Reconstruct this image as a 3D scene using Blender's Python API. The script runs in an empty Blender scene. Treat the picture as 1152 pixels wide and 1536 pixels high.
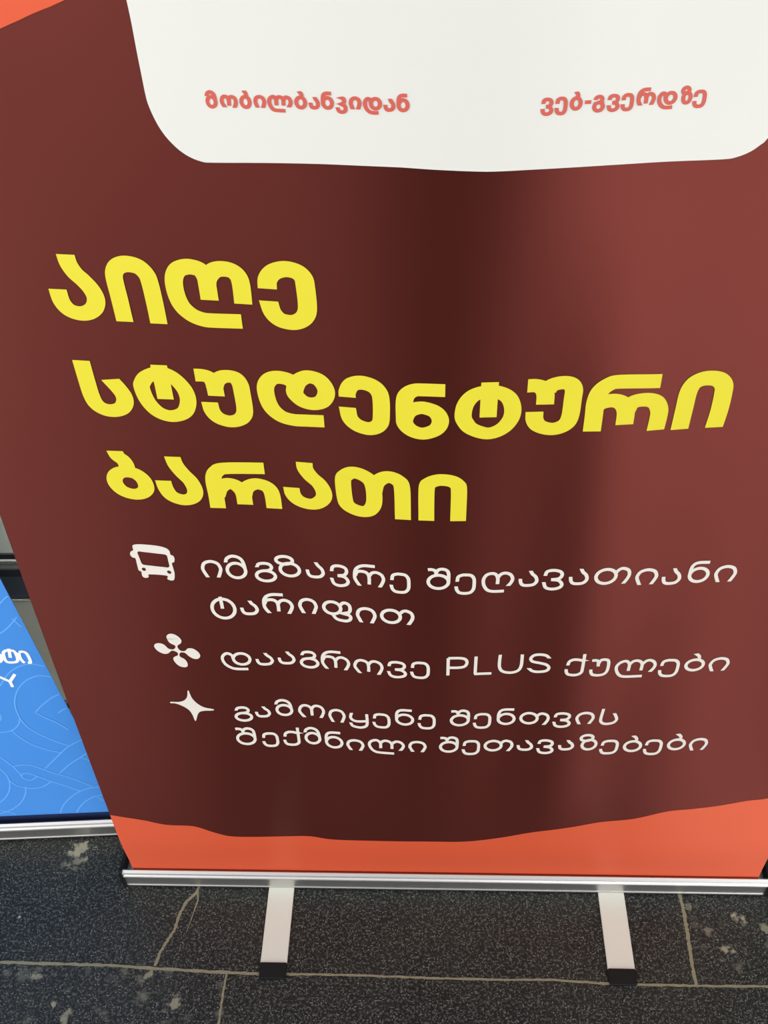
import bpy, bmesh, math
from mathutils import Vector, Matrix
from mathutils.geometry import tessellate_polygon

sc = bpy.context.scene
COL = sc.collection

# ------------------------------------------------------------------ camera
F_PX, YAW, PITCH, ROLL = 1554.8, 0.052527, 0.751752, -0.034553
CAM = Vector((-0.02478, -0.66984, 1.32370))
cam_data = bpy.data.cameras.new('camera')
cam_data.sensor_fit = 'VERTICAL'; cam_data.sensor_height = 36.0
cam_data.lens = F_PX / 1536 * 36.0
cam_data.clip_start = 0.02
cam = bpy.data.objects.new('camera', cam_data); COL.objects.link(cam)
fw = Vector((-math.sin(YAW)*math.cos(PITCH), math.cos(YAW)*math.cos(PITCH), -math.sin(PITCH)))
rt = Vector((math.cos(YAW), math.sin(YAW), 0)); up = rt.cross(fw)
r2 = math.cos(ROLL)*rt + math.sin(ROLL)*up; u2 = -math.sin(ROLL)*rt + math.cos(ROLL)*up
m = Matrix((r2, u2, -fw)).transposed().to_4x4(); m.translation = CAM
cam.matrix_world = m
sc.camera = cam

# ------------------------------------------------------------------ daylight and added lights
sc.view_settings.view_transform = 'Standard'; sc.view_settings.look = 'None'
sc.view_settings.gamma = 1.0; sc.view_settings.use_curve_mapping = False
sc.view_settings.exposure = -0.27
w = bpy.data.worlds.new('street_daylight'); sc.world = w; w.use_nodes = True
nt = w.node_tree; nt.nodes.clear()
def wn(kind, **kw):
    q = nt.nodes.new(kind)
    for k_, v_ in kw.items(): setattr(q, k_, v_)
    return q
def wm(op, a_, b_=None, c_=None):
    q = wn('ShaderNodeMath', operation=op)
    for i_, v_ in enumerate((a_, b_, c_)):
        if v_ is None: continue
        if isinstance(v_, (int, float)): q.inputs[i_].default_value = v_
        else: nt.links.new(v_, q.inputs[i_])
    return q.outputs[0]
tc = wn('ShaderNodeTexCoord'); sx = wn('ShaderNodeSeparateXYZ'); nt.links.new(tc.outputs['Generated'], sx.inputs[0])
dx, dy, dz = sx.outputs[0], sx.outputs[1], sx.outputs[2]
rp = wn('ShaderNodeValToRGB'); nt.links.new(wm('MULTIPLY_ADD', dz, .5, .5), rp.inputs[0])
e = rp.color_ramp.elements
e[0].position = 0.0; e[0].color = (.10, .10, .10, 1)
e[1].position = 1.0; e[1].color = (.86, .90, .97, 1)
for pos, c in ((.44, (.16, .16, .16)), (.54, (.55, .56, .57)), (.66, (.98, .98, .96))):
    k = e.new(pos); k.color = (*c, 1)
# sky shaped for the sheen: two added bright lobes, dark sector between, narrower upwards
def smooth(v_, a_, b_):
    q = wn('ShaderNodeMapRange', interpolation_type='SMOOTHSTEP'); nt.links.new(v_, q.inputs['Value'])
    q.inputs['From Min'].default_value = a_; q.inputs['From Max'].default_value = b_; return q.outputs[0]
azi = wm('MULTIPLY', wm('ARCTAN2', dx, wm('MULTIPLY', dy, -1)), 180/math.pi)
halfw = wm('MAXIMUM', wm('MULTIPLY_ADD', dz, -6, 9), 5); cen = wm('MULTIPLY_ADD', dz, 10, -.5)
dist = wm('SUBTRACT', wm('ABSOLUTE', wm('SUBTRACT', azi, cen)), halfw)
free = wm('MULTIPLY_ADD', smooth(dist, -2, 5), .93, .07)
band = wm('MULTIPLY', smooth(dz, -.35, .0), wm('SUBTRACT', 1, smooth(dz, .3, .75)))
lobe_r = wm('MULTIPLY', smooth(wm('MULTIPLY_ADD', dz, -22, azi), 7.5, 13), wm('SUBTRACT', 1, smooth(azi, 19, 50)))
lobe_l = wm('MULTIPLY', smooth(azi, -11, -22), wm('SUBTRACT', 1, smooth(azi, -60, -95)))
glow = wm('MULTIPLY', band, wm('ADD', wm('MULTIPLY', lobe_r, 18.0), wm('MULTIPLY', lobe_l, 5.0)))
strength = wm('MULTIPLY', free, wm('ADD', glow, .75))
bg = wn('ShaderNodeBackground'); wo = wn('ShaderNodeOutputWorld')
nt.links.new(rp.outputs[0], bg.inputs[0]); nt.links.new(strength, bg.inputs[1]); nt.links.new(bg.outputs[0], wo.inputs[0])

def area(name, loc, aim, size, power, color):
    d = bpy.data.lights.new(name, 'AREA'); d.shape = 'RECTANGLE'; d.size, d.size_y = size
    d.energy = power; d.color = color
    o = bpy.data.objects.new(name, d); COL.objects.link(o); o.location = loc
    o.rotation_euler = (Vector(aim) - Vector(loc)).to_track_quat('-Z', 'Y').to_euler()
    return o
# added fill lights at left and right, brightening the sheet towards its edges
area('side_fill_left', (-1.35, -.65, 1.3), (-.3, 0, .6), (.8, 1.3), 7, (.98, .98, .97))
area('side_fill_right', (1.35, -.65, 1.3), (.3, 0, .6), (.8, 1.3), 7, (1.0, .97, .94))

area('wall_gap_fill', (-.58, .12, 2.55), (-.58, .36, .25), (.2, .08), 2.1, (1.0, .97, .88)).data.spread = math.radians(16)  # added light, brightens the wall in the gap behind the banners

# ------------------------------------------------------------------ measured print layout (millimetres on the sheets and on the floor)
HEADINGS = [
  [[14.22,12.26,[["hh",0,[[-288.3,947.8],[-287.4,940.4],[-284.1,933.3],[-278.7,927.2],[-274.0,920.2],[-272.1,912.7],[-274.5,905.6],[-280.7,900.7],[-288.2,899.6],[-295.6,902.3],[-299.9,909.2],[-300.8,919.2]]]]],[13.43,13.1,[["hh",0,[[-253.0,894.3],[-253.6,913.6],[-254.3,928.7],[-253.4,935.4],[-249.7,940.3],[-242.7,942.5],[-234.2,940.7],[-229.0,934.7],[-227.5,927.3],[-226.7,910.8],[-226.4,893.8]]]]],[13.71,12.43,[["hv",0,[[-183.8,916.2],[-183.9,927.0],[-184.3,934.4],[-187.2,940.3],[-191.9,942.4],[-198.1,942.6],[-204.8,939.6],[-208.6,932.4],[-209.0,921.4],[-206.2,910.5],[-199.6,903.0],[-191.2,899.4],[-182.2,898.9],[-161.4,899.5]]],["nh",0,[[-184.2,928.3],[-182.3,935.2],[-177.2,940.9],[-170.8,942.6],[-164.1,941.5],[-159.7,937.3],[-158.3,930.0],[-158.5,914.6]]]]],[14.24,12.77,[["hh",0,[[-139.0,928.6],[-138.1,936.1],[-133.2,942.5],[-124.4,945.6],[-116.0,944.1],[-111.5,939.5],[-110.5,932.9],[-110.2,915.7],[-112.5,907.8],[-117.5,903.2],[-123.9,901.5],[-132.0,903.3],[-137.1,909.3],[-139.1,918.5]]]]]],
  [[14.35,12.5,[["hh",0,[[-295.9,857.5],[-295.2,840.5],[-294.3,825.5],[-291.9,816.7],[-286.3,811.9],[-278.8,810.8],[-271.2,813.6],[-267.1,819.8],[-267.1,826.6],[-270.2,833.3],[-274.6,840.2]]]]],[13.48,11.6,[["nn",1,[[-250.5,834.3],[-247.8,821.6],[-240.9,811.6],[-230.5,807.8],[-219.4,811.9],[-214.4,822.4],[-215.2,833.3],[-220.8,842.9],[-228.0,848.5],[-236.0,849.0],[-244.7,845.1],[-249.1,839.6]]],["hh",0,[[-233.0,856.7],[-232.6,824.4]]]]],[13.63,11.85,[["vh",0,[[-205.3,848.8],[-199.0,848.8],[-193.9,847.1],[-191.0,841.5],[-190.2,829.6]]],["nh",0,[[-191.3,835.6],[-188.3,843.7],[-183.8,847.8],[-178.5,849.0],[-172.8,847.8],[-169.7,842.5],[-169.0,834.6],[-168.7,817.5],[-171.1,810.2],[-176.1,806.2],[-183.2,804.9],[-191.1,807.8],[-195.7,814.3],[-196.8,823.2]]]]],[13.85,12.17,[["nv",0,[[-126.0,846.3],[-131.0,849.9],[-138.9,851.0],[-145.4,848.2],[-149.4,840.8],[-149.0,829.5],[-145.9,820.0],[-139.1,813.1],[-129.8,810.4],[-118.9,810.7],[-104.6,811.5]]],["nn",1,[[-126.3,838.8],[-123.3,847.5],[-118.3,852.2],[-113.0,853.7],[-105.9,851.4],[-101.5,844.4],[-101.4,837.6],[-105.3,830.9],[-112.2,828.1],[-119.4,829.3],[-124.4,833.7]]]]],[13.47,13.0,[["hh",0,[[-84.6,837.4],[-84.2,843.0],[-80.6,849.6],[-73.3,852.2],[-65.0,850.2],[-60.0,845.2],[-58.1,837.4],[-58.4,819.5],[-60.3,812.7],[-65.1,808.8],[-71.1,808.2],[-78.3,811.0],[-83.4,817.1],[-85.0,827.6]]]]],[13.53,12.01,[["nv",0,[[-40.1,818.4],[-39.9,836.3],[-37.8,843.6],[-32.3,847.9],[-24.0,848.6],[-8.5,848.3]]],["nn",1,[[-40.1,818.4],[-37.0,826.8],[-30.4,830.9],[-23.9,831.3],[-15.5,827.4],[-11.8,819.3],[-14.9,810.9],[-23.9,806.3],[-31.8,807.3],[-37.8,812.0]]]]],[13.34,11.82,[["nn",1,[[5.8,825.3],[7.4,835.0],[12.5,842.9],[20.7,846.6],[31.6,846.3],[40.2,840.9],[44.1,830.7],[43.1,820.1],[36.6,810.5],[25.6,806.2],[12.9,811.2],[7.2,818.8]]],["hh",0,[[25.5,855.7],[25.3,822.3]]]]],[13.89,12.27,[["vh",0,[[54.3,851.2],[59.9,851.3],[65.1,849.3],[68.4,843.4],[68.9,833.2]]],["nh",0,[[69.7,846.2],[71.4,849.9],[75.6,852.5],[81.9,853.5],[87.1,852.0],[89.9,846.8],[89.9,838.2],[89.5,822.3],[86.8,814.1],[80.0,809.7],[72.8,809.5],[65.3,812.8],[61.9,818.7],[61.3,826.4]]]]],[14.15,12.72,[["hv",0,[[107.8,806.4],[107.8,822.0],[107.7,834.7],[110.1,844.8],[116.9,851.4],[125.6,853.0],[156.3,851.0]]],["nh",0,[[108.1,830.0],[111.3,833.4],[116.9,835.5],[123.3,835.5],[128.9,832.2],[132.3,824.9],[132.8,812.0]]],["nh",0,[[132.7,824.1],[135.5,831.8],[140.9,834.4],[148.8,834.3],[155.1,831.2],[158.8,824.0],[159.3,816.7],[158.7,804.1]]]]],[14.3,13.4,[["hh",0,[[178.2,802.8],[178.8,822.8],[179.3,837.7],[182.0,846.0],[187.8,849.8],[194.8,850.3],[201.6,848.3],[206.2,842.7],[207.2,834.8],[207.2,819.0],[205.9,802.6]]]]]],
  [[14.16,12.27,[["nn",1,[[-292.1,737.7],[-288.8,744.0],[-281.9,747.1],[-272.6,745.8],[-266.4,739.3],[-265.3,730.1],[-269.9,724.2],[-277.7,722.4],[-286.1,725.1],[-291.0,730.9]]],["hn",0,[[-285.8,769.0],[-284.1,763.7],[-280.2,759.8],[-278.3,754.2],[-278.8,747.8]]]]],[13.96,12.4,[["hh",0,[[-236.7,765.7],[-235.1,757.2],[-230.7,748.3],[-224.8,739.3],[-222.4,729.1],[-224.9,721.8],[-230.9,718.3],[-237.5,718.6],[-244.3,722.6],[-247.8,730.0],[-249.0,739.2]]]]],[13.89,12.57,[["hv",0,[[-204.8,709.6],[-204.6,724.1],[-205.0,737.3],[-204.0,745.7],[-200.7,751.3],[-193.0,755.0],[-159.2,756.9]]],["nh",0,[[-203.6,724.1],[-200.0,732.8],[-193.8,737.8],[-187.4,737.1],[-182.8,732.6],[-180.4,726.1],[-180.2,714.7]]],["nh",0,[[-180.3,724.2],[-176.9,733.9],[-169.1,738.9],[-161.2,737.7],[-156.6,733.3],[-155.0,725.8],[-154.8,711.6]]]]],[14.07,12.59,[["hh",0,[[-124.3,766.6],[-123.9,759.6],[-119.8,751.8],[-113.2,744.2],[-109.8,735.1],[-111.0,727.3],[-117.0,721.2],[-124.3,720.0],[-132.1,723.0],[-136.7,729.3],[-137.7,737.5]]]]],[13.74,12.85,[["nn",1,[[-92.5,750.4],[-89.8,756.6],[-84.0,760.2],[-76.4,758.7],[-69.6,753.1],[-66.9,744.1],[-66.9,728.9],[-70.1,720.4],[-75.2,717.1],[-82.4,717.8],[-89.4,722.3],[-91.9,729.7]]],["nh",0,[[-66.7,740.3],[-64.1,750.9],[-58.4,757.0],[-52.8,758.3],[-46.6,755.3],[-43.0,747.3],[-42.6,710.9]]]]],[13.47,12.73,[["hh",0,[[-22.6,711.0],[-22.4,747.6],[-19.7,754.2],[-14.2,757.1],[-8.7,757.7],[-1.8,756.3],[2.7,752.6],[4.5,746.1],[4.5,710.8]]]]]],
]
BODY = [
  [3.22,3.78,[["ი",-231.0,622.2,19.9,22.9],["მ",-208.9,620.4,21.0,23.0],["გ",-181.5,623.6,20.8,20.9],["ზ",-161.8,625.4,24.4,20.5],["ა",-133.2,626.6,17.9,21.9],["ვ",-111.5,625.5,18.8,22.4],["რ",-89.5,622.2,29.7,21.6],["ე",-56.1,623.2,19.4,21.0],["შ",-22.3,623.4,21.6,21.5],["ე",3.1,623.8,19.6,21.3],["ღ",27.2,625.2,30.0,20.8],["ა",61.0,624.9,18.3,21.8],["ვ",82.1,627.6,20.1,21.4],["ა",106.0,627.9,18.1,22.0],["თ",128.8,627.2,33.3,22.2],["ი",166.5,623.9,20.7,21.5],["ა",190.9,622.1,17.9,22.0],["ნ",214.3,623.3,19.6,21.0],["ი",238.2,623.4,20.4,21.9]]],
  [3.38,4.09,[["ტ",-229.7,571.2,25.2,23.5],["ა",-201.0,570.2,18.2,21.5],["რ",-178.8,573.7,30.3,21.5],["ი",-144.1,576.0,18.8,22.3],["ფ",-121.2,576.7,28.6,21.2],["ი",-89.1,570.0,19.8,22.9],["თ",-66.1,571.8,32.7,22.1]]],
  [3.18,4.04,[["დ",-229.7,492.6,31.1,21.5],["ა",-194.6,493.2,18.7,20.8],["ა",-171.9,495.8,18.3,21.4],["გ",-149.7,497.5,20.0,21.8],["რ",-128.0,492.2,29.7,22.3],["ო",-95.2,490.1,30.5,23.3],["ვ",-61.9,493.9,20.6,21.3],["ე",-38.3,495.1,19.8,21.2],["P",-2.1,494.2,21.7,30.4],["L",25.1,494.1,19.4,30.6],["U",48.7,494.7,24.7,31.6],["S",77.9,496.5,23.0,31.7],["ქ",114.9,499.5,19.1,21.4],["უ",139.4,498.1,19.9,21.5],["ლ",164.6,493.3,41.4,21.8],["ე",208.6,492.5,20.4,21.9],["ბ",233.6,493.2,20.2,20.6],["ი",257.9,491.8,20.6,22.1]]],
  [3.19,4.3,[["გ",-228.0,402.2,20.1,21.4],["ა",-205.2,403.4,17.3,20.8],["მ",-183.2,406.4,19.7,22.0],["ო",-158.3,405.1,28.9,24.0],["ი",-126.2,399.3,18.5,24.7],["ყ",-104.4,398.3,21.1,21.8],["ე",-79.3,401.7,19.5,21.2],["ნ",-54.9,403.4,20.3,22.4],["ე",-31.1,405.0,19.2,21.5],["შ",2.9,403.8,21.1,22.7],["ე",27.3,405.5,19.4,22.0],["ნ",52.2,404.4,19.9,22.8],["თ",75.9,406.2,31.6,22.9],["ვ",110.3,409.1,19.9,21.5],["ი",134.3,407.9,20.1,22.6],["ს",159.6,404.4,20.1,22.7]]],
  [3.29,4.6,[["შ",-231.4,350.8,22.6,25.2],["ე",-203.1,354.3,19.0,21.6],["ქ",-179.5,356.9,19.1,21.9],["მ",-156.1,353.7,19.2,24.4],["ნ",-133.2,347.6,20.4,24.8],["ი",-109.7,346.7,20.1,22.7],["ლ",-85.8,351.7,40.8,21.7],["ი",-41.3,352.2,20.0,22.8],["შ",-7.9,352.2,21.3,23.8],["ე",16.9,354.1,20.0,22.7],["თ",40.6,353.1,32.4,23.2],["ა",76.4,355.1,18.0,21.9],["ვ",97.4,357.6,19.4,22.1],["ა",120.8,358.3,17.5,21.2],["ზ",142.2,356.8,21.2,23.0],["ე",166.3,354.4,20.6,21.7],["ბ",191.8,350.4,20.6,23.5],["ე",214.4,351.9,20.2,23.1],["ბ",239.1,352.8,20.3,23.1],["ი",263.3,350.6,20.5,24.0]]],
]
CAPTIONS = [
  [2.58,2.34,[["მ",-166.6,1057.9,8.2,8.7],["ო",-156.8,1058.7,12.0,8.7],["ბ",-143.7,1058.8,8.0,9.0],["ი",-134.4,1059.6,8.4,8.7],["ლ",-125.3,1060.4,16.6,8.4],["ბ",-107.6,1060.3,8.3,8.8],["ა",-98.4,1060.6,7.4,8.6],["ნ",-90.3,1060.8,8.3,8.7],["კ",-81.2,1061.2,7.8,8.7],["ი",-72.5,1061.2,8.1,8.7],["დ",-63.5,1061.4,12.1,8.5],["ა",-50.6,1060.8,7.7,8.8],["ნ",-42.2,1060.7,8.2,8.8]]],
  [2.53,2.31,[["ვ",47.8,1060.5,8.2,8.8],["ე",56.7,1060.7,8.0,8.9],["ბ",66.0,1060.5,8.0,9.0],["-",75.2,1060.9,4.4,9.2],["გ",80.3,1061.1,7.9,8.7],["ვ",89.2,1061.2,8.3,8.7],["ე",98.1,1061.2,8.2,8.7],["რ",107.8,1061.1,12.2,8.7],["დ",121.0,1060.9,12.7,8.7],["ზ",135.4,1060.3,8.0,8.6],["ე",143.8,1060.3,8.7,8.8]]],
]
BUS = [[[-290.9,659.9],[-286.6,662.1],[-275.7,662.2],[-265.1,660.9],[-259.3,658.4],[-257.1,655.0],[-257.0,650.7],[-254.6,649.3],[-254.0,645.5],[-255.1,641.2],[-257.4,639.8],[-257.2,633.5],[-257.0,627.0],[-258.2,619.6],[-260.2,616.9],[-263.3,617.2],[-265.3,618.9],[-265.0,623.1],[-281.4,623.9],[-282.4,621.2],[-284.1,619.1],[-287.4,619.3],[-288.8,621.8],[-288.7,627.1],[-290.9,628.7],[-291.0,636.9],[-291.1,644.0],[-293.6,644.9],[-295.2,648.4],[-294.0,652.3],[-291.2,654.4]],[[-287.9,651.7],[-286.4,653.3],[-261.8,650.7],[-260.4,649.1],[-260.3,635.6],[-261.8,633.8],[-284.8,636.1],[-286.4,637.7]],[[-287.7,630.5],[-286.1,632.3],[-284.3,632.0],[-283.5,630.1],[-284.6,628.3],[-286.5,628.4]],[[-264.0,628.4],[-262.5,630.0],[-260.7,629.4],[-259.9,627.3],[-261.0,625.7],[-262.8,626.1]]]
PROP = [[[-270.8,523.1],[-270.9,518.5],[-268.4,514.8],[-264.2,515.2],[-261.0,519.0],[-255.6,518.6],[-251.3,513.6],[-250.1,507.6],[-252.8,503.3],[-257.1,502.9],[-261.7,506.7],[-264.8,511.8],[-269.1,512.4],[-271.1,509.4],[-270.9,505.5],[-267.0,502.0],[-265.0,496.0],[-265.9,490.6],[-269.6,488.8],[-274.4,491.0],[-277.8,496.7],[-278.6,502.4],[-276.4,505.5],[-273.1,507.7],[-272.4,511.2],[-274.7,513.9],[-278.3,514.7],[-282.4,510.3],[-286.9,509.2],[-292.3,512.7],[-295.2,518.9],[-293.8,523.6],[-289.2,525.5],[-284.5,523.6],[-280.9,517.7],[-276.2,516.9],[-273.6,519.7],[-273.5,523.0],[-278.0,526.6],[-280.0,532.8],[-279.2,537.9],[-274.8,540.9],[-269.3,538.4],[-265.8,532.3],[-266.8,526.9]]]
STAR = [[[-272.1,449.4],[-271.0,450.0],[-270.5,446.0],[-269.3,437.4],[-265.6,428.8],[-259.2,421.7],[-249.6,418.3],[-249.8,415.9],[-260.9,414.8],[-266.6,410.3],[-270.7,397.7],[-272.4,397.3],[-273.4,407.6],[-276.2,416.5],[-281.9,422.7],[-288.5,426.6],[-293.9,426.8],[-293.5,429.1],[-285.3,429.5],[-278.5,432.6],[-274.2,439.2]]]
WAVE_BOTTOM = [[-413.3,182.5],[-392.8,179.0],[-371.5,175.4],[-343.5,167.4],[-309.9,167.3],[-286.8,153.6],[-267.1,144.1],[-237.8,142.9],[-195.7,144.9],[-166.4,145.4],[-137.6,137.9],[-87.3,138.3],[-20.6,141.4],[29.0,142.0],[71.4,152.9],[109.4,169.2],[156.5,183.7],[187.3,194.7],[225.9,202.9],[262.8,219.5],[293.7,223.1],[324.6,226.8],[355.3,232.2],[380.5,233.5]]
WAVE_TOP = [[-297.7,1101.5],[-285.3,1106.1],[-272.9,1111.1],[-260.7,1115.3],[-250.0,1119.5]]
WHITE = [[-208.9,1121.0],[-208.2,1108.4],[-207.8,1091.8],[-207.2,1075.5],[-206.8,1065.1],[-206.1,1058.7],[-203.8,1050.6],[-200.6,1042.9],[-196.2,1036.0],[-189.8,1029.2],[-182.7,1024.5],[-174.7,1021.8],[-166.8,1021.5],[-129.9,1023.5],[-93.7,1024.8],[-61.7,1024.9],[-40.6,1024.7],[-23.2,1023.8],[-1.4,1022.8],[15.9,1022.2],[29.0,1022.4],[46.3,1022.9],[72.3,1023.4],[97.1,1023.7],[133.6,1023.7],[170.4,1022.7],[180.0,1023.6],[188.3,1026.6],[194.1,1030.7],[198.4,1035.2]]
BLUE_LINES = [[[71.4,335.0],[55.7,357.2],[43.3,367.8],[32.5,372.9],[22.8,373.8],[9.9,368.6]],[[7.1,347.6],[14.3,350.9],[23.9,351.0],[36.8,344.4],[50.3,329.6],[60.0,310.3],[64.5,291.6],[64.6,270.8],[60.8,252.1],[49.8,235.4],[34.9,219.7],[18.3,206.5]],[[5.4,314.6],[16.9,307.4],[31.9,293.5],[43.1,280.5]],[[43.1,280.5],[33.1,268.6],[21.0,256.4],[11.0,241.3]],[[3.1,286.0],[9.8,282.3],[15.8,276.6]],[[64.6,270.8],[69.2,258.4],[78.0,247.6],[86.8,243.0],[97.3,241.8]],[[82.3,247.3],[76.3,231.5],[64.1,212.9],[48.2,200.6],[32.0,192.4]],[[-1.8,219.4],[9.0,213.3],[21.5,203.8],[32.0,192.4],[45.4,176.6],[61.4,158.1]],[[-1.7,189.9],[9.4,180.7],[26.9,165.8],[45.9,145.2]],[[10.1,180.1],[-0.8,171.5]],[[111.9,189.2],[105.4,174.8],[101.0,165.2],[97.4,152.3],[95.9,141.0],[91.4,134.2],[85.5,132.8],[76.4,140.4]],[[100.8,165.8],[89.4,169.0],[77.6,167.1],[67.2,159.5],[52.5,147.3],[34.1,134.6],[8.7,111.5]],[[96.2,143.2],[93.1,148.1],[85.8,148.8],[77.0,141.8],[60.8,127.6],[45.6,116.0],[28.2,101.4]],[[119.5,161.8],[115.1,148.8],[115.5,131.2],[120.7,111.9],[130.1,94.3],[141.8,81.7]],[[97.4,118.3],[102.0,100.5],[112.6,81.1],[127.9,65.1],[149.8,52.9]],[[114.6,134.3],[107.5,120.8],[93.1,113.7],[76.5,115.1],[61.0,127.0]],[[-0.4,110.1],[15.1,107.0],[31.6,98.3],[50.5,79.6],[64.3,56.5],[70.4,30.6]],[[0.4,89.2],[14.4,85.2],[30.4,71.1],[43.1,51.4],[50.1,28.9]],[[8.1,84.7],[1.7,75.7]],[[3.0,42.9],[16.6,31.6]],[[146.9,63.2],[137.4,57.2],[123.8,45.6],[108.9,38.3],[91.5,40.5],[74.0,43.3]],[[86.9,279.4],[86.7,273.8],[89.1,268.3],[90.5,266.2]],[[31.2,479.9],[22.8,488.9],[17.0,492.9]],[[45.0,430.1],[33.2,439.9],[15.5,460.5]],[[24.6,454.7],[17.9,440.0]]]
BLUE_TEXT = [[[56.0,394.8],[54.6,391.0],[56.0,383.7],[59.6,379.7]],[[50.7,395.7],[51.6,388.4],[51.6,382.7],[49.0,379.0],[40.6,379.0],[37.2,383.2],[36.5,392.3],[37.5,398.5],[40.9,400.2],[46.3,400.3],[49.9,397.3],[50.7,395.7]],[[42.1,403.6],[44.7,387.2]],[[32.7,395.7],[33.6,386.7],[32.3,379.7],[30.5,377.0]],[[32.2,396.2],[28.8,397.2],[25.1,395.2],[23.5,388.2],[23.8,377.3],[27.1,376.8]],[[67.1,352.9],[57.1,343.2]],[[47.6,356.7],[57.1,343.2]],[[57.1,343.2],[56.7,332.7]]]
JOINT_MAIN = [[-570.0,-105.8],[-500.0,-107.1],[-430.5,-107.5],[-352.2,-111.2],[-274.6,-114.0],[-229.4,-114.9],[-155.5,-114.4],[-87.8,-114.8],[-20.4,-116.1],[73.5,-116.8],[138.6,-115.6],[206.3,-119.3],[278.9,-119.6],[320.1,-119.7],[403.9,-118.9]]
JOINT_RIGHT = [[315.9,0.7],[317.6,-24.1],[316.7,-52.7],[315.4,-87.3],[315.4,-118.1]]
JOINT_LEFT = [[-274.6,-114.4],[-275.5,-143.9],[-275.7,-176.6]]
CRACK = [[-327.5,2.6],[-331.1,-8.9],[-343.1,-23.1],[-348.9,-41.7],[-351.0,-59.8],[-358.7,-75.9],[-364.1,-89.1],[-368.4,-107.3]]
CRACK2 = [[-328.7,-6.9],[-326.8,-18.2],[-329.1,-32.2],[-332.3,-50.5],[-335.3,-64.0]]
SURF = [[0.00194,-0.05721,-0.04832,-0.08123,-0.05872,-0.06188,0.05955],[0.03033,0.08085,0.04584,0.06423,0.04386,0.0682,-0.07129]]

# ------------------------------------------------------------------ materials
def mat(name, color, rough=.5, metal=0, spec=.5, bump=None, aniso=0, tint=None):
    M = bpy.data.materials.new(name); M.use_nodes = True
    b = M.node_tree.nodes['Principled BSDF']
    b.inputs['Base Color'].default_value = (*color, 1); b.inputs['Roughness'].default_value = rough
    b.inputs['Metallic'].default_value = metal; b.inputs['Specular IOR Level'].default_value = spec
    if tint: b.inputs['IOR'].default_value = 1.6; b.inputs['Specular Tint'].default_value = (*tint, 1)
    if aniso:                                           # the crosswise ribs of the weave spread the sheen up and down
        cv = M.node_tree.nodes.new('ShaderNodeCombineXYZ'); cv.inputs[2].default_value = 1
        M.node_tree.links.new(cv.outputs[0], b.inputs['Tangent']); b.inputs['Anisotropic'].default_value = aniso
    if bump:
        n = M.node_tree.nodes; l = M.node_tree.links
        t = n.new('ShaderNodeTexCoord'); mp = n.new('ShaderNodeMapping'); mp.inputs['Scale'].default_value = bump[0]
        nz = n.new('ShaderNodeTexNoise'); nz.inputs['Scale'].default_value = 1; nz.inputs['Detail'].default_value = 2
        bp = n.new('ShaderNodeBump'); bp.inputs['Strength'].default_value = bump[1]; bp.inputs['Distance'].default_value = bump[2]
        l.new(t.outputs['Object'], mp.inputs[0]); l.new(mp.outputs[0], nz.inputs['Vector'])
        l.new(nz.outputs['Fac'], bp.inputs['Height']); l.new(bp.outputs[0], b.inputs['Normal'])
    return M
WEAVE = ((500, 500, 1100), .12, .0003)
BROWN = mat('brown_print', (.031, .0058, .0042), .47, spec=1, bump=WEAVE, aniso=.93, tint=(1, .23, .19))
ORANGE = mat('orange_print', (.55, .076, .030), .5, spec=.9, bump=WEAVE, aniso=.95, tint=(1, .35, .25))
WHITE_M = mat('white_print', (.60, .595, .555), .5, bump=WEAVE, aniso=.95)
CREAM = mat('cream_lettering', (.64, .595, .54), .5)
YELLOW = mat('yellow_lettering', (.63, .55, .03), .45)
RED = mat('red_lettering', (.50, .085, .06), .5)
BLUE = mat('blue_print', (.055, .24, .66), .45)
PALE_BLUE = mat('pale_blue_line', (.13, .38, .82), .5)
SLOT_SHADE = mat('navy_slot_shade', (.008, .015, .06), .5)  # shade of the cassette slot, put into the colour of the blue sheet's foot
BLUE_WHITE = mat('white_on_blue', (.82, .86, .9), .5)
ALU = mat('brushed_aluminium', (.60, .585, .575), .40, 1, bump=((3, 400, 1500), .12, .0003))
FOOT = mat('silver_lacquer', (.62, .63, .55), .5, 0, bump=((30, 30, 30), .05, .001))
BLACK = mat('black_plastic', (.004, .0045, .0045), .55, spec=.25)
BACKING = mat('grey_backing', (.32, .32, .33), .6)

# ------------------------------------------------------------------ helpers
def obj(name, verts, faces, M, parent=None, smooth=False):
    me = bpy.data.meshes.new(name); me.from_pydata([tuple(v) for v in verts], [], faces)
    me.materials.append(M); me.update()
    if smooth: me.polygons.foreach_set('use_smooth', [True]*len(me.polygons))
    o = bpy.data.objects.new(name, me); COL.objects.link(o)
    if parent: o.parent = parent
    return o
def thing(name, label, cat, loc, group=None):
    o = bpy.data.objects.new(name, None); COL.objects.link(o); o.location = loc
    o.empty_display_size = .05
    o['label'] = label; o['category'] = cat
    if group: o['group'] = group
    return o
def bevel_box(lo, hi, r=.0008, seg=2):
    bm = bmesh.new(); bmesh.ops.create_cube(bm, size=1)
    for v in bm.verts: v.co = Vector([lo[i] + (v.co[i]+.5)*(hi[i]-lo[i]) for i in range(3)])
    bmesh.ops.bevel(bm, geom=bm.edges[:], offset=r, segments=seg, affect='EDGES')
    return bm
def from_bm(name, bm, M, parent=None):
    me = bpy.data.meshes.new(name); bm.to_mesh(me); bm.free(); me.materials.append(M)
    o = bpy.data.objects.new(name, me); COL.objects.link(o)
    if parent: o.parent = parent
    return o
def extrude_x(profile, x0, x1):
    n = len(profile)
    v = [(x0, y, z) for y, z in profile] + [(x1, y, z) for y, z in profile]
    f = [(i, (i+1) % n, n+(i+1) % n, n+i) for i in range(n)]
    f += [tuple(range(n))[::-1], tuple(range(n, 2*n))]
    return v, f
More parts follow.
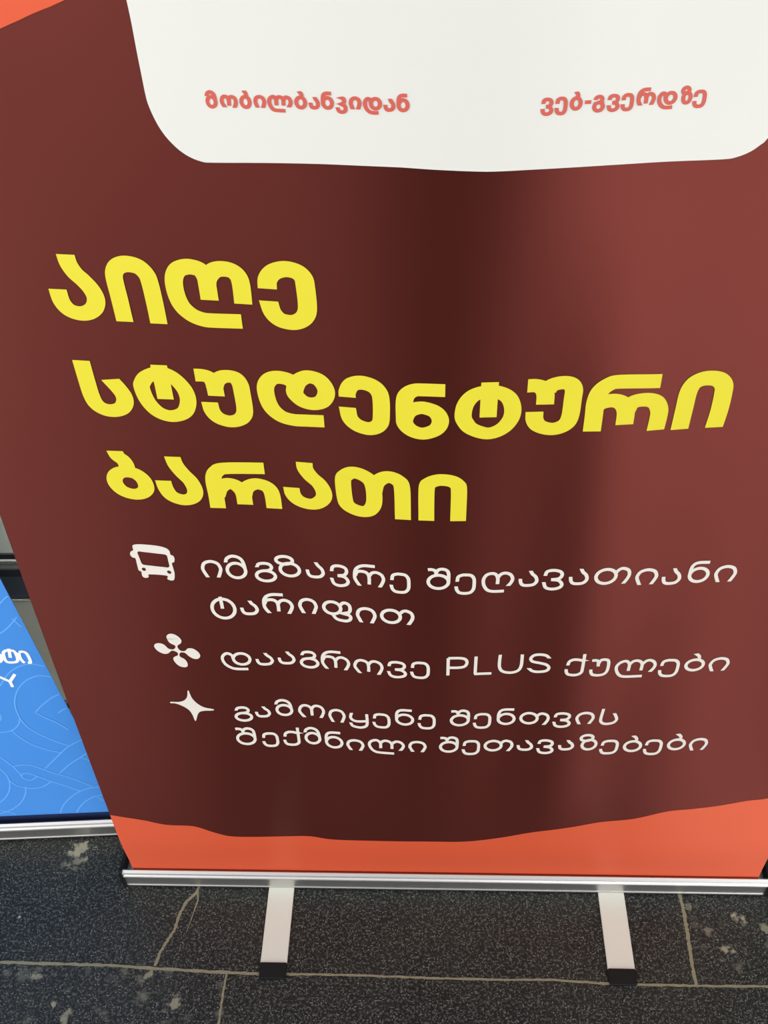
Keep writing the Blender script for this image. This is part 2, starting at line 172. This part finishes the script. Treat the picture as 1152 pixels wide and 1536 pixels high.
def spline(pts, closed=False, n=8):
    P = [Vector(p) for p in pts]
    if len(P) == 2: return P
    out = []; N = len(P)
    for i in range(N if closed else N-1):
        g = (lambda j: P[j % N]) if closed else (lambda j: P[min(max(j, 0), N-1)])
        p0, p1, p2, p3 = g(i-1), g(i), g(i+1), g(i+2)
        if not closed and i == 0: p0 = 2*p1-p2
        if not closed and i == N-2: p3 = 2*p2-p1
        for k in range(n):
            t = k/n
            out.append(.5*((2*p1)+(p2-p0)*t+(2*p0-5*p1+4*p2-p3)*t*t+(3*p1-p0-3*p2+p3)*t**3))
    if not closed: out.append(P[-1])
    return out
def ribbon(pts, wu, wz, flags='nn', closed=False, n=8):
    """A pen stroke: quads along a smoothed centre line, drawn with an elliptical nib (wu wide, wz high)."""
    P = spline(pts, closed, n); N = len(P); L = []; Rr = []
    a, b = wu/2, wz/2
    for i in range(N):
        if closed: t = P[(i+1) % N]-P[i-1]
        else: t = P[min(i+1, N-1)]-P[max(i-1, 0)]
        t.normalize(); nn = Vector((-t.y, t.x))
        o = Vector((a*a*nn.x, b*b*nn.y)) / max(1e-9, math.sqrt((a*nn.x)**2+(b*nn.y)**2))
        fl = None if closed else (flags[0] if i == 0 else flags[1] if i == N-1 else None)
        if fl == 'h' and abs(t.y) > .25: o = o-t*(o.y/t.y)
        if fl == 'v' and abs(t.x) > .25: o = o-t*(o.x/t.x)
        L.append(P[i]+o); Rr.append(P[i]-o)
    V = L+Rr
    Fc = [(i, (i+1) % N, N+(i+1) % N, N+i) for i in range(N if closed else N-1)]
    return V, Fc
def fill(loops, step=.02):
    """Triangulates an outline (first loop) with holes, then cuts it into small cells so that it can follow a curved sheet."""
    P = [[Vector((p[0], p[1], 0)) for p in lp] for lp in loops]
    flat = [p for lp in P for p in lp]
    bm = bmesh.new(); vs = [bm.verts.new(p) for p in flat]
    for t in tessellate_polygon(P):
        try: bm.faces.new([vs[i] for i in t])
        except ValueError: pass
    for ax in (0, 1):
        lo = min(p[ax] for p in flat); hi = max(p[ax] for p in flat); k = math.floor(lo/step)+1
        while k*step < hi:
            co = Vector((0, 0, 0)); co[ax] = k*step; no = Vector((0, 0, 0)); no[ax] = 1
            bmesh.ops.bisect_plane(bm, geom=bm.verts[:]+bm.edges[:]+bm.faces[:], plane_co=co, plane_no=no); k += 1
    bm.verts.index_update()
    V = [Vector((v.co.x, v.co.y)) for v in bm.verts]; Fc = [tuple(v.index for v in f.verts) for f in bm.faces]
    bm.free(); return V, Fc
def join(parts):
    V = []; Fc = []
    for n_, (v, f) in enumerate(parts):          # strokes lie over one another like layers of ink
        k = len(V); V += [Vector((p[0], p[1], .00004*(n_ % 4))) for p in v]; Fc += [tuple(i+k for i in q) for q in f]
    return V, Fc
mm = lambda pts: [(p[0]/1000, p[1]/1000) for p in pts]

# ------------------------------------------------------------------ how the hanging sheet bows (depth of the sheet at width u, height z)
KN = (-.42, -.28, -.14, -.02, .10, .25, .42)
def _spline_m(y):
    n = 7; h = [KN[i+1]-KN[i] for i in range(6)]
    a = [0.]*n; b = [1.]*n; c = [0.]*n; d = [0.]*n
    for i in range(1, 6):
        a[i] = h[i-1]; b[i] = 2*(h[i-1]+h[i]); c[i] = h[i]; d[i] = 6*((y[i+1]-y[i])/h[i]-(y[i]-y[i-1])/h[i-1])
    for i in range(1, n):
        w_ = a[i]/b[i-1]; b[i] -= w_*c[i-1]; d[i] -= w_*d[i-1]
    M = [0.]*n; M[-1] = d[-1]/b[-1]
    for i in range(n-2, -1, -1): M[i] = (d[i]-c[i]*M[i+1])/b[i]
    return M
SM = [_spline_m(y) for y in SURF]
def _ev(u, y, M):
    i = 0
    while i < 5 and u > KN[i+1]: i += 1
    h = KN[i+1]-KN[i]; a = KN[i+1]-u; c = u-KN[i]
    return M[i]*a**3/(6*h)+M[i+1]*c**3/(6*h)+(y[i]/h-M[i]*h/6)*a+(y[i+1]/h-M[i+1]*h/6)*c
def bow(u, z):
    s = min((z-.04)/1.1, 1.02)
    q = min(max((z-.03)/.10, 0), 1)
    return s*_ev(u, SURF[0], SM[0])+s*s*_ev(u, SURF[1], SM[1])+.0058*(1-q*q*(3-2*q)) \
        - .0048*math.exp(-((u-.125)/.05)**2)*min(max((z-.08)/.2, 0), 1)*min(max((1.0-z)/.2, 0), 1)   # a soft vertical crease
def on_sheet(part, off):
    return [(v[0], bow(v[0], v[1])-off-(v[2] if len(v) > 2 else 0), v[1]) for v in part[0]], part[1]

# ------------------------------------------------------------------ letter shapes (width 0..1, baseline 0, x-height 1)
def ell(cx, cy, rx, ry, n=20):
    return ('o', [(cx+rx*math.cos(2*math.pi*i/n), cy+ry*math.sin(2*math.pi*i/n)) for i in range(n)])
def st(*p): return ('s', list(p))
ARCH2 = st((.5, .65), (.6, .92), (.76, 1), (.93, .85), (1, .55), (.96, .25), (.86, -.1))
GLYPHS = {
 'ი': [st((.2, -.1), (.04, .3), (0, .55), (.14, .87), (.5, 1), (.86, .87), (1, .55), (.96, .3), (.8, -.1))],
 'თ': [ell(.3, .5, .3, .5), st((.57, .7), (.68, .95), (.8, 1), (.95, .85), (1, .55), (.96, .25), (.86, -.1))],
 'ა': [st((0, .5), (.05, .2), (.2, .03), (.5, 0), (.8, .06), (.97, .25), (.99, .42), (.9, .65), (.7, .85), (.58, 1.08))],
 'გ': [st((.08, .68), (.2, .93), (.5, 1), (.75, .93), (.86, .72), (.75, .5), (.5, .42)), ell(.5, .02, .5, .4)],
 'მ': [ell(.52, .5, .48, .5), st((.02, 1.05), (.12, 1.32), (.42, 1.48), (.75, 1.38), (.93, 1.1), (1, .5))],
 'ზ': [ell(.58, .5, .42, .5), ell(.38, 1.22, .36, .3)],
 'ვ': [st((.06, .58), (.15, .9), (.5, 1), (.85, .9), (.95, .65), (.8, .38), (.4, .3)), st((.4, .3), (.8, .24), (1, -.04), (.88, -.3), (.5, -.42), (.15, -.3), (.02, .1))],
 'რ': [st((.16, -.1), (.03, .3), (0, .6), (.03, 1), (.14, 1.28), (.35, 1.43), (.72, 1.43)), st((.02, .62), (.1, .93), (.27, 1), (.42, .92), (.5, .65), (.5, .06)), ARCH2],
 'ე': [st((.05, .5), (.1, .85), (.3, .98), (.5, 1), (.8, .95), (.97, .7), (1, .3), (.97, -.1), (.8, -.36), (.5, -.42), (.2, -.36), (.05, -.15), (0, .13))],
 'შ': [ell(.5, .5, .5, .5), st((-.02, 1.4), (.15, 1.42), (.33, 1.33), (.4, 1.08)), st((.4, 1.2), (.5, 1.4), (.72, 1.45), (.93, 1.32), (1, 1.05), (1, .5))],
 'ღ': [st((.5, .15), (.5, .6), (.43, .9), (.3, 1), (.12, .9), (.02, .55), (.04, .1), (.16, -.28), (.36, -.42), (.74, -.42)), st((.5, .65), (.6, .92), (.76, 1), (.93, .85), (1, .55), (.96, .25), (.86, -.02))],
 'ნ': [ell(.5, .5, .5, .5), st((0, .5), (.01, 1.0), (.12, 1.3), (.38, 1.43), (.95, 1.43))],
 'ტ': [ell(.5, .3, .5, .7), st((.45, 1.17), (.46, .3))],
 'ფ': [ell(.32, .5, .32, .5), st((.6, .72), (.72, .95), (.82, 1), (.95, .88), (1, .6), (.95, .25), (.72, .1)), st((.72, .1), (.95, -.02), (1, -.25), (.9, -.48), (.7, -.52), (.45, -.4), (.32, -.05))],
 'დ': [ell(.7, .5, .3, .5), st((.4, .5), (.36, .85), (.2, 1), (.05, .8), (0, .45), (.08, 0), (.28, -.32), (.5, -.42), (.88, -.42))],
 'ო': [st((.18, -.1), (.03, .3), (0, .55), (.08, .87), (.24, 1), (.42, .9), (.5, .65), (.5, .08)), ARCH2],
 'ქ': [st((1, 1.5), (1, .1), (.95, -.2), (.75, -.38), (.45, -.42), (.15, -.34), (.03, -.12), (0, .13)), st((.06, .48), (.12, .82), (.35, 1), (.65, 1), (.98, .9))],
 'უ': [st((-.02, .96), (.2, .97), (.35, .85), (.4, .4)), st((.4, .65), (.5, .95), (.72, 1), (.93, .9), (1, .6), (1, .1), (.93, -.2), (.75, -.38), (.45, -.42), (.15, -.34), (.03, -.12), (0, .15))],
 'ლ': [st((.33, .1), (.33, .65), (.28, .9), (.2, 1), (.07, .85), (0, .5), (.04, .05), (.14, -.3), (.3, -.42), (.72, -.42)), st((.33, .65), (.4, .92), (.5, 1), (.6, .9), (.66, .65), (.66, .1)), st((.66, .65), (.74, .92), (.84, 1), (.95, .85), (1, .55), (.97, .25), (.9, -.05))],
 'ბ': [ell(.5, .5, .5, .5), st((.42, 1.55), (.6, 1.36), (.66, 1.15), (.58, .97))],
 'ყ': [st((.1, 1.05), (.02, .6), (.15, .3), (.45, .2), (.98, .3)), st((1, 1.05), (1, .1), (.9, -.25), (.65, -.42), (.4, -.42), (.1, -.3), (0, .02))],
 'ს': [st((.05, 1.5), (0, .5), (.08, .18), (.28, .02), (.55, 0), (.85, .1), (1, .38), (.92, .7), (.78, 1.02))],
 'კ': [st((.5, 1), (.8, .88), (.85, .65), (.7, .45), (.45, .36)), st((.5, .36), (.88, .2), (1, -.05), (.9, -.32), (.5, -.42), (.15, -.3), (0, .05))],
 '-': [st((-.54, .5), (1.54, .5))],
 'P': [st((0, -.06), (0, 1)), st((0, 1), (.6, 1), (.9, .92), (1, .72), (.9, .5), (.6, .42), (0, .42))],
 'L': [st((0, 1.06), (0, 0)), st((-.06, 0), (1, 0))],
 'U': [st((0, 1.06), (0, .4), (.15, .1), (.5, 0), (.85, .1), (1, .4), (1, 1.06))],
 'S': [st((.96, .8), (.8, .95), (.5, 1), (.2, .95), (.05, .77), (.15, .6), (.5, .52), (.85, .43), (1, .25), (.88, .07), (.5, 0), (.2, .04), (0, .2))],
}
def letter(ch, u, z, wd, h, pu, pz):
    out = []
    x0, x1, y0, y1 = u+pu/2, u+wd-pu/2, z+pz/2, z+h-pz/2
    for kind, pts in GLYPHS[ch]:
        q = [(x0+s*(x1-x0), y0+t*(y1-y0)) for s, t in pts]
        sharp = kind == 's' and ch in 'L-'
        out.append(ribbon(q, pu, pz, 'hh' if ch != '-' else 'vv', kind == 'o', 1 if sharp else 4))
    return out
def text_line(name, line, M, parent, off, k=1.0):
    pu, pz, items = line; parts = []
    for ch, u, z, wd, h in items:
        parts += letter(ch, u/1000, z/1000, wd/1000, h/1000, pu*k/1000, pz*k/1000)
    v, f = on_sheet(join(parts), off)
    return obj(name, v, f, M, parent)

# ------------------------------------------------------------------ the setting
def struct(o): o['kind'] = 'structure'; return o
def node_floor():
    M = bpy.data.materials.new('dark_granite'); M.use_nodes = True
    n = M.node_tree.nodes; l = M.node_tree.links; b = n['Principled BSDF']
    t = n.new('ShaderNodeTexCoord')
    def noise(scale, detail=2):
        q = n.new('ShaderNodeTexNoise'); q.inputs['Scale'].default_value = scale; q.inputs['Detail'].default_value = detail
        l.new(t.outputs['Object'], q.inputs['Vector']); return q.outputs['Fac']
    def math_(op, a, b_, c=None):
        q = n.new('ShaderNodeMath'); q.operation = op
        for i, v in enumerate((a, b_, c)):
            if v is None: continue
            if isinstance(v, (int, float)): q.inputs[i].default_value = v
            else: l.new(v, q.inputs[i])
        return q.outputs[0]
    def sm(v, a, b_):
        q = n.new('ShaderNodeMapRange'); q.interpolation_type = 'SMOOTHSTEP'
        q.inputs['From Min'].default_value = a; q.inputs['From Max'].default_value = b_; l.new(v, q.inputs['Value']); return q.outputs[0]
    def mix(f, a, b_):
        q = n.new('ShaderNodeMix'); q.data_type = 'RGBA'
        l.new(f, q.inputs[0])
        for i, v in ((6, a), (7, b_)):
            if isinstance(v, tuple): q.inputs[i].default_value = (*v, 1)
            else: l.new(v, q.inputs[i])
        return q.outputs[2]
    big = sm(noise(9, 3), .35, .65)
    col = mix(big, (.0060, .0076, .0064), (.011, .0125, .0102))
    col = mix(sm(noise(260, 4), .47, .68), col, (.064, .067, .058))
    col = mix(math_('MULTIPLY', sm(noise(520, 1), .58, .70), sm(noise(90, 2), .35, .6)), col, (.19, .19, .17))
    # cement dust ground into some of the slabs
    sep = n.new('ShaderNodeSeparateXYZ'); l.new(t.outputs['Object'], sep.inputs[0])
    x, y = sep.outputs[0], sep.outputs[1]
    right = math_('MULTIPLY', sm(x, .314, .318), sm(y, -.122, -.118))
    low = math_('MULTIPLY', sm(x, -.268, -.274), sm(y, -.108, -.113))
    area_ = math_('ADD', right, low)
    patch = math_('MULTIPLY', sm(noise(38, 4), .56, .74), area_)
    col = mix(math_('MULTIPLY', patch, .55), col, (.16, .155, .12))
    wob = noise(95, 4)
    for (px, py, r, k) in DUST:
        q = n.new('ShaderNodeVectorMath'); q.operation = 'DISTANCE'; l.new(t.outputs['Object'], q.inputs[0]); q.inputs[1].default_value = (px, py, 0)
        d = math_('ADD', q.outputs['Value'], math_('MULTIPLY', math_('SUBTRACT', wob, .5), r*4.6))
        f = math_('MULTIPLY', sm(d, r, r*.25), k)
        col = mix(f, col, (.30, .28, .20))
    l.new(col, b.inputs['Base Color'])
    b.inputs['Roughness'].default_value = .55; b.inputs['Specular IOR Level'].default_value = .3
    bp = n.new('ShaderNodeBump'); bp.inputs['Strength'].default_value = .3; bp.inputs['Distance'].default_value = .0015
    l.new(noise(240, 3), bp.inputs['Height']); l.new(bp.outputs[0], b.inputs['Normal'])
    return M
DUST = [(-.5025, .052, .014, .8), (-.506, .036, .016, .45), (-.519, -.126, .006, .6), (-.372, -.119, .007, .6), (-.336, -.154, .011, .65),
        (-.466, -.1724, .008, .6), (-.4866, -.1576, .006, .8), (.3847, -.0338, .008, .9), (.3611, -.0728, .010, .75), (.418, -.0448, .008, .6),
        (.344, -.0479, .006, .4), (-.5613, -.0453, .0022, 1), (.3255, -.018, .006, .35), (.30, .004, .002, 1)]
GRANITE = node_floor()
GROUT = mat('sandy_grout', (.20, .185, .115), .9, bump=((400, 400, 400), .6, .002))
FX0, FX1, FY0, FY1 = -3.5, 3.5, -4.5, .30
fv = [(FX0, FY0, 0), (FX1, FY0, 0), (FX1, FY1, 0), (FX0, FY1, 0), (FX0, FY0, -.1), (FX1, FY0, -.1), (FX1, FY1, -.1), (FX0, FY1, -.1)]
ff = [(0, 1, 2, 3), (7, 6, 5, 4), (0, 4, 5, 1), (1, 5, 6, 2), (2, 6, 7, 3), (3, 7, 4, 0)]
def wobble(i, s): return math.sin(i*12.9898+s*78.233)*43758.5453 % 1
def joint(pts, w0, seed, w1=None):
    P = [Vector(a).lerp(Vector(b), k/10) for a, b in zip(pts[:-1], pts[1:]) for k in range(10)]+[Vector(pts[-1])]; L = []; R_ = []; N = len(P)
    for i, p in enumerate(P):
        t = (P[min(i+1, N-1)]-P[max(i-1, 0)]).normalized(); q = Vector((-t.y, t.x))
        ww = w0+(w1-w0)*i/(N-1) if w1 is not None else w0
        L.append(p+q*ww*(.35+.4*wobble(i, seed))); R_.append(p-q*ww*(.35+.4*wobble(i, seed+1)))
    V = [(v.x, v.y, .0003+.00005*seed) for v in L+R_]
    return V, [(N+i, N+i+1, i+1, i) for i in range(N-1)]
jm = mm(JOINT_MAIN)
jm = [(-3.4, jm[0][1]+.035)] + jm + [(3.4, jm[-1][1]-.035)]
jr = mm(JOINT_RIGHT); jl = mm(JOINT_LEFT)
jr = [(.3165, .295)] + jr; jl = jl + [(-.277, -.55)]
gr = [joint(jm[:7], .0034, 1), joint(jm[6:], .0026, 2), joint(jr, .0042, 3), joint(jl, .0024, 4),
      joint(mm(CRACK), .0035, 5), joint(mm(CRACK), .0022, 9), joint(mm(CRACK2), .0022, 6, .0005),
      joint([(-3.4, -.52), (0, -.555), (3.4, -.6)], .003, 7), joint([(.72, -.13), (.72, -.55)], .003, 8), joint([(-.85, .295), (-.848, -.10)], .003, 10)]
floor = obj('floor', fv, ff, GRANITE); struct(floor)
me = floor.data; bm = bmesh.new(); bm.from_mesh(me); me.materials.append(GROUT)
for V, Fc in gr:
    vs = [bm.verts.new(v) for v in V]
    for q in Fc:
        f = bm.faces.new([vs[i] for i in q]); f.material_index = 1
bm.to_mesh(me); bm.free()

PLINTH = mat('grey_green_plaster', (.34, .37, .31), .75, bump=((60, 60, 60), .4, .003))
def vary(M, c2, scale):
    n = M.node_tree.nodes; l = M.node_tree.links; b = n['Principled BSDF']
    t = n.new('ShaderNodeTexCoord'); q = n.new('ShaderNodeTexNoise'); q.inputs['Scale'].default_value = scale; q.inputs['Detail'].default_value = 4
    x = n.new('ShaderNodeMix'); x.data_type = 'RGBA'; x.inputs[6].default_value = b.inputs['Base Color'].default_value; x.inputs[7].default_value = (*c2, 1)
    r = n.new('ShaderNodeMapRange'); r.inputs['From Min'].default_value = .4; r.inputs['From Max'].default_value = .65
    l.new(t.outputs['Object'], q.inputs['Vector']); l.new(q.outputs['Fac'], r.inputs['Value']); l.new(r.outputs[0], x.inputs[0]); l.new(x.outputs[2], b.inputs['Base Color'])
vary(PLINTH, (.42, .36, .26), 14)
DARK_GREY = mat('dark_grey_strip', (.13, .14, .14), .6)
FRAME = mat('black_window_frame', (.006, .007, .008), .4)
FRAME_GREY = mat('grey_window_bead', (.12, .13, .125), .5)
PANE = mat('pale_grey_pane', (.4, .44, .38), .3)
Wx0, Wx1, WY = -3.5, 3.5, .30
struct(from_bm('wall_back', bevel_box((Wx0, WY, 0), (Wx1, WY+.2, .245), .001), PLINTH))
struct(from_bm('skirting_shade_back', bevel_box((Wx0, WY-.008, 0), (Wx1, WY, .012), .001), FRAME))  # black strip: the shadow along the skirting, put into its colour
struct(from_bm('grey_strip_1', bevel_box((Wx0, WY+.002, .245), (Wx1, WY+.2, .2955), .001), DARK_GREY))  # darker grey strip between the plaster and the window frame
win = struct(from_bm('window_1', bevel_box((Wx0, WY+.008, .33), (Wx1, WY+.03, 2.6), .001), PANE))
p = from_bm('window_frame', bevel_box((Wx0, WY-.004, .2955), (Wx1, WY+.06, .3115), .001), FRAME, win)
p = from_bm('window_frame', bevel_box((Wx0, WY+.004, .3115), (Wx1, WY+.06, .320), .001), FRAME_GREY, win)
p = from_bm('window_frame', bevel_box((Wx0, WY+.006, .320), (Wx1, WY+.06, .331), .001), FRAME, win)
for x in (-1.9, 1.6):
    from_bm('window_frame', bevel_box((x-.03, WY+.004, .33), (x+.03, WY+.06, 2.6), .001), FRAME, win)

# ------------------------------------------------------------------ roll-up banner parts
CASSETTE = [(.0015, .0036), (-.0008, .0036), (-.0012, .0042), (-.0010, .0058), (-.0002, .0062), (-.0006, .0275), (-.0030, .0296), (-.0024, .0310), (-.0002, .0338),
            (.0012, .0344), (.0012, .0354), (-.0022, .0362), (-.0032, .0378), (-.0022, .0398), (.0010, .0420), (.0030, .0408), (.0038, .030), (.0038, .020),
            (.0310, .020), (.0310, .040), (.0330, .0430), (.0380, .0445), (.0700, .0430), (.0900, .0340), (.0990, .0180), (.0980, .0050), (.0950, .0036)]
CAP = [(.002, .0030), (-.0030, .0034), (-.0034, .0300), (-.0036, .0420), (-.0010, .0432), (.0040, .0424), (.0052, .0385), (.0295, .0385), (.0325, .0436), (.0380, .0452), (.0705, .0438), (.0908, .0346), (.1000, .0182), (.0990, .0040), (.0955, .0032)]
def hull(parent, half, x_mid=0):
    v, f = extrude_x(CASSETTE, x_mid-half, x_mid+half)
    c = obj('cassette', v, f, ALU, parent)
    for s in (-1, 1):
        xa = x_mid+s*half; v, f = extrude_x(CAP, min(xa, xa+s*.0045), max(xa, xa+s*.0045))
        q = obj('end_cap', v, f, BLACK, c); q['label'] = 'black plastic end cap'
    return c
def foot(parent, base, ang, length, width=.034):
    """A flat bar from base, length forwards at angle ang (0 = towards -Y), with a black cap on its tip."""
    def place(bm):
        bmesh.ops.rotate(bm, verts=bm.verts[:], cent=(0, 0, 0), matrix=Matrix.Rotation(ang, 3, 'Z'))
        bmesh.ops.translate(bm, verts=bm.verts[:], vec=(base[0], base[1], 0)); return bm
    a = from_bm('foot', place(bevel_box((-width/2, -(length-.019), .0004), (width/2, 0, .0035), .0006)), FOOT, parent)
    bm = bevel_box((-width/2-.0008, -length, 0), (width/2+.0008, -(length-.0205), .0052), .0014, 3)
    for vv in bm.verts:
        if vv.co.y < -length+.004: vv.co.z *= .72; vv.co.x *= .95
    q = from_bm('foot_cap', place(bm), BLACK, a); q['label'] = 'black plastic foot cap'
    return a

# ------------------------------------------------------------------ the brown banner
banner = thing('roll_up_banner', 'tall brown and orange roll-up banner with big yellow lettering, standing in front', 'banner', (0, 0, 0))
SW, ZB, ZT = .4125, .024, 2.0
nu, nz = 72, 150
V = []; Fc = []
for side in (0, .0006):
    for j in range(nz+1):
        z = ZB+(ZT-ZB)*(j/nz)
        for i in range(nu+1):
            u = -SW+2*SW*i/nu; V.append((u, bow(u, z)+side, z))
K = (nu+1)*(nz+1)
for j in range(nz):
    for i in range(nu):
        a = j*(nu+1)+i; b = a+1; c = a+nu+2; d = a+nu+1
        Fc.append((a, b, c, d)); Fc.append((K+d, K+c, K+b, K+a))
base_n = len(V)
rim = [i for i in range(nu+1)]+[j*(nu+1)+nu for j in range(1, nz+1)]+[nz*(nu+1)+i for i in range(nu-1, -1, -1)]+[j*(nu+1) for j in range(nz-1, 0, -1)]
for i in range(len(rim)):
    a, b = rim[i], rim[(i+1) % len(rim)]; k = len(V); V += [V[a], V[K+a], V[K+b], V[b]]; Fc.append((k, k+1, k+2, k+3))
sheet = obj('sheet', V, Fc, BROWN, banner, smooth=True)

def printed(name, loops, M, off=.0003, step=.02, lab=None):
    v, f = on_sheet(fill(loops, step), off)
    o = obj(name, v, f, M, sheet, smooth=True)
    if lab: o['label'] = lab
    return o
wb = mm(WAVE_BOTTOM)
wb[0] = (-SW, wb[0][1]); wb = [p for i, p in enumerate(wb) if i == 0 or p[0] > -SW+.003]
wb = wb + [(SW, wb[-1][1]+.014)]
wbs = [tuple(p) for p in spline(wb, False, 4)]
printed('orange_wave', [[(-SW, ZB)] + [(x, y) for x, y in wbs] + [(SW, ZB)]], ORANGE, lab='orange printed wave along the bottom of the sheet')
wt = [(-SW, 1.052), (-.36, 1.077)] + mm(WAVE_TOP) + [(-.19, 1.142), (-.08, 1.19), (.08, 1.26), (.25, 1.30), (SW, 1.36)]
printed('orange_wave', [[tuple(p) for p in spline(wt, False, 4)] + [(SW, ZT-.01), (-SW, ZT-.01)]], ORANGE, lab='orange printed area at the top left of the sheet')
wp = mm(WHITE)
ul = wp[0][0]; ur = wp[-1][0]+.016
poly = [tuple(p) for p in spline(wp + [(ur-.004, wp[-1][1]+.022), (ur, wp[-1][1]+.045)], False, 3)]
r = .045; zt = 1.72
poly += [(ur-r+r*math.cos(a), zt-r+r*math.sin(a)) for a in [math.pi/2*i/6 for i in range(7)]]
poly += [(ul+r-r*math.sin(a), zt-r+r*math.cos(a)) for a in [math.pi/2*i/6 for i in range(7)]]
printed('white_panel', [poly], WHITE_M, .0005, lab='white rounded panel printed near the top of the sheet')

for line in HEADINGS:
    parts = []
    for pu, pz, strokes in line:
        for fl, cl, pts in strokes: parts.append(ribbon(mm(pts), pu/1000, pz/1000, fl, bool(cl), 6))
    v, f = on_sheet(join(parts), .0006)
    o = obj('heading_lettering', v, f, YELLOW, sheet)
for line in BODY: text_line('body_lettering', line, CREAM, sheet, .0006)
for line in CAPTIONS: text_line('caption_lettering', line, RED, sheet, .0009)
printed('bus_icon', [[tuple(p) for p in spline(mm(BUS[0]), True, 3)]]+[[tuple(p) for p in (spline(mm(h), True, 3) if len(h) < 7 else mm(h))] for h in BUS[1:]], CREAM, .0006)
printed('propeller_icon', [[tuple(p) for p in spline(mm(PROP[0]), True, 3)]], CREAM, .0006)
printed('star_icon', [[tuple(p) for p in spline(mm(STAR[0]), True, 3)]], CREAM, .0006)

hull(banner, .4255)
foot(banner, (-.2155, .09), 0, .212)
foot(banner, (.2250, .09), 0, .212)
foot(banner, (-.2155, .012), math.pi, .20)
foot(banner, (.2250, .012), math.pi, .20)
yt = bow(0, ZT)
from_bm('top_rail', bevel_box((-SW-.004, -.035, ZT-.012), (SW+.004, .045, ZT+.012), .004), ALU, banner)
bm = bmesh.new(); bmesh.ops.create_cone(bm, cap_ends=True, segments=24, radius1=.009, radius2=.007, depth=1.97)
bmesh.ops.translate(bm, verts=bm.verts[:], vec=(0, .055, .035+.985))
from_bm('pole', bm, ALU, banner)

# ------------------------------------------------------------------ the blue banner behind, to the left
ang = math.atan2(.010, .162)
blue = thing('roll_up_banner', 'blue roll-up banner with pale curved line pattern and white letters, left behind the brown one', 'banner', (-.46, .074, 0))
blue.rotation_euler = (0, 0, ang)
bs = lambda p: Vector((-p[0]/1000, p[1]/1000))     # distance along the sheet runs to the left
def blue_x(z): return .0025-(z-.238)*.0811       # the right edge leans a little
BW = .80
V = []; Fc = []
nz2 = 20; zb, ztop = .022, 1.98
for side in (0, .0006):
    for j in range(nz2+1):
        z = zb+(ztop-zb)*j/nz2
        for x in (blue_x(z)-BW, blue_x(z)): V.append((x, .011+side, z))
K2 = 2*(nz2+1)
for j in range(nz2):
    Fc.append((2*j, 2*j+1, 2*j+3, 2*j+2)); Fc.append((K2+2*j+2, K2+2*j+3, K2+2*j+1, K2+2*j))
    Fc.append((2*j+1, K2+2*j+1, K2+2*j+3, 2*j+3)); Fc.append((2*j, 2*j+2, K2+2*j+2, K2+2*j))
Fc += [(0, K2, K2+1, 1), (K2-2, K2-1, 2*K2-1, 2*K2-2)]
bsheet = obj('sheet', V, Fc, BLUE, blue)
flat = lambda part, off: ([(v[0], .011-off-(v[2] if len(v) > 2 else 0), v[1]) for v in part[0]], part[1])
def clip_line(pts):
    return [p for p in spline([bs(q) for q in pts], False, 6) if p.x < blue_x(p.y)-.0005 and p.y > .0475]
parts = []
for q in BLUE_LINES:
    P = clip_line(q)
    if len(P) > 1: parts.append(ribbon(P, .0016, .0018, 'nn', False, 1))
v, f = flat(join(parts), .0004); obj('line_pattern', v, f, PALE_BLUE, bsheet)['label'] = 'pale blue curved line pattern'
parts = [ribbon([bs(p) for p in q], .0038, .0042, 'nn', False, 5) for q in BLUE_TEXT]
v, f = flat(join(parts), .0006); obj('lettering', v, f, BLUE_WHITE, bsheet)['label'] = 'white lettering'
v, f = flat(([(blue_x(.03)-BW+.001, .023), (blue_x(.03)-.001, .023), (blue_x(.05)-.001, .0465), (blue_x(.05)-BW+.001, .0465)], [(0, 1, 2, 3)]), .0004)
obj('slot_shade_band', v, f, SLOT_SHADE, bsheet)['label'] = 'shade of the slot painted as a navy band at the foot of the sheet'
hull(blue, .4255, .0235-.4255)
foot(blue, (-.60, .09), 0, .20)
foot(blue, (-.18, .012), math.pi-.46, .219)
foot(blue, (-.60, .012), math.pi, .20)
xm = .0235-.4255
from_bm('top_rail', bevel_box((blue_x(1.98)-BW-.004, -.02, 1.968), (blue_x(1.98)+.004, .03, 1.992), .004), ALU, blue)
bm = bmesh.new(); bmesh.ops.create_cone(bm, cap_ends=True, segments=24, radius1=.009, radius2=.007, depth=1.95)
bmesh.ops.rotate(bm, verts=bm.verts[:], cent=(0, 0, -.975), matrix=Matrix.Rotation(-.07, 3, 'Y'))
bmesh.ops.translate(bm, verts=bm.verts[:], vec=(xm, .055, .035+.975))
from_bm('pole', bm, ALU, blue)
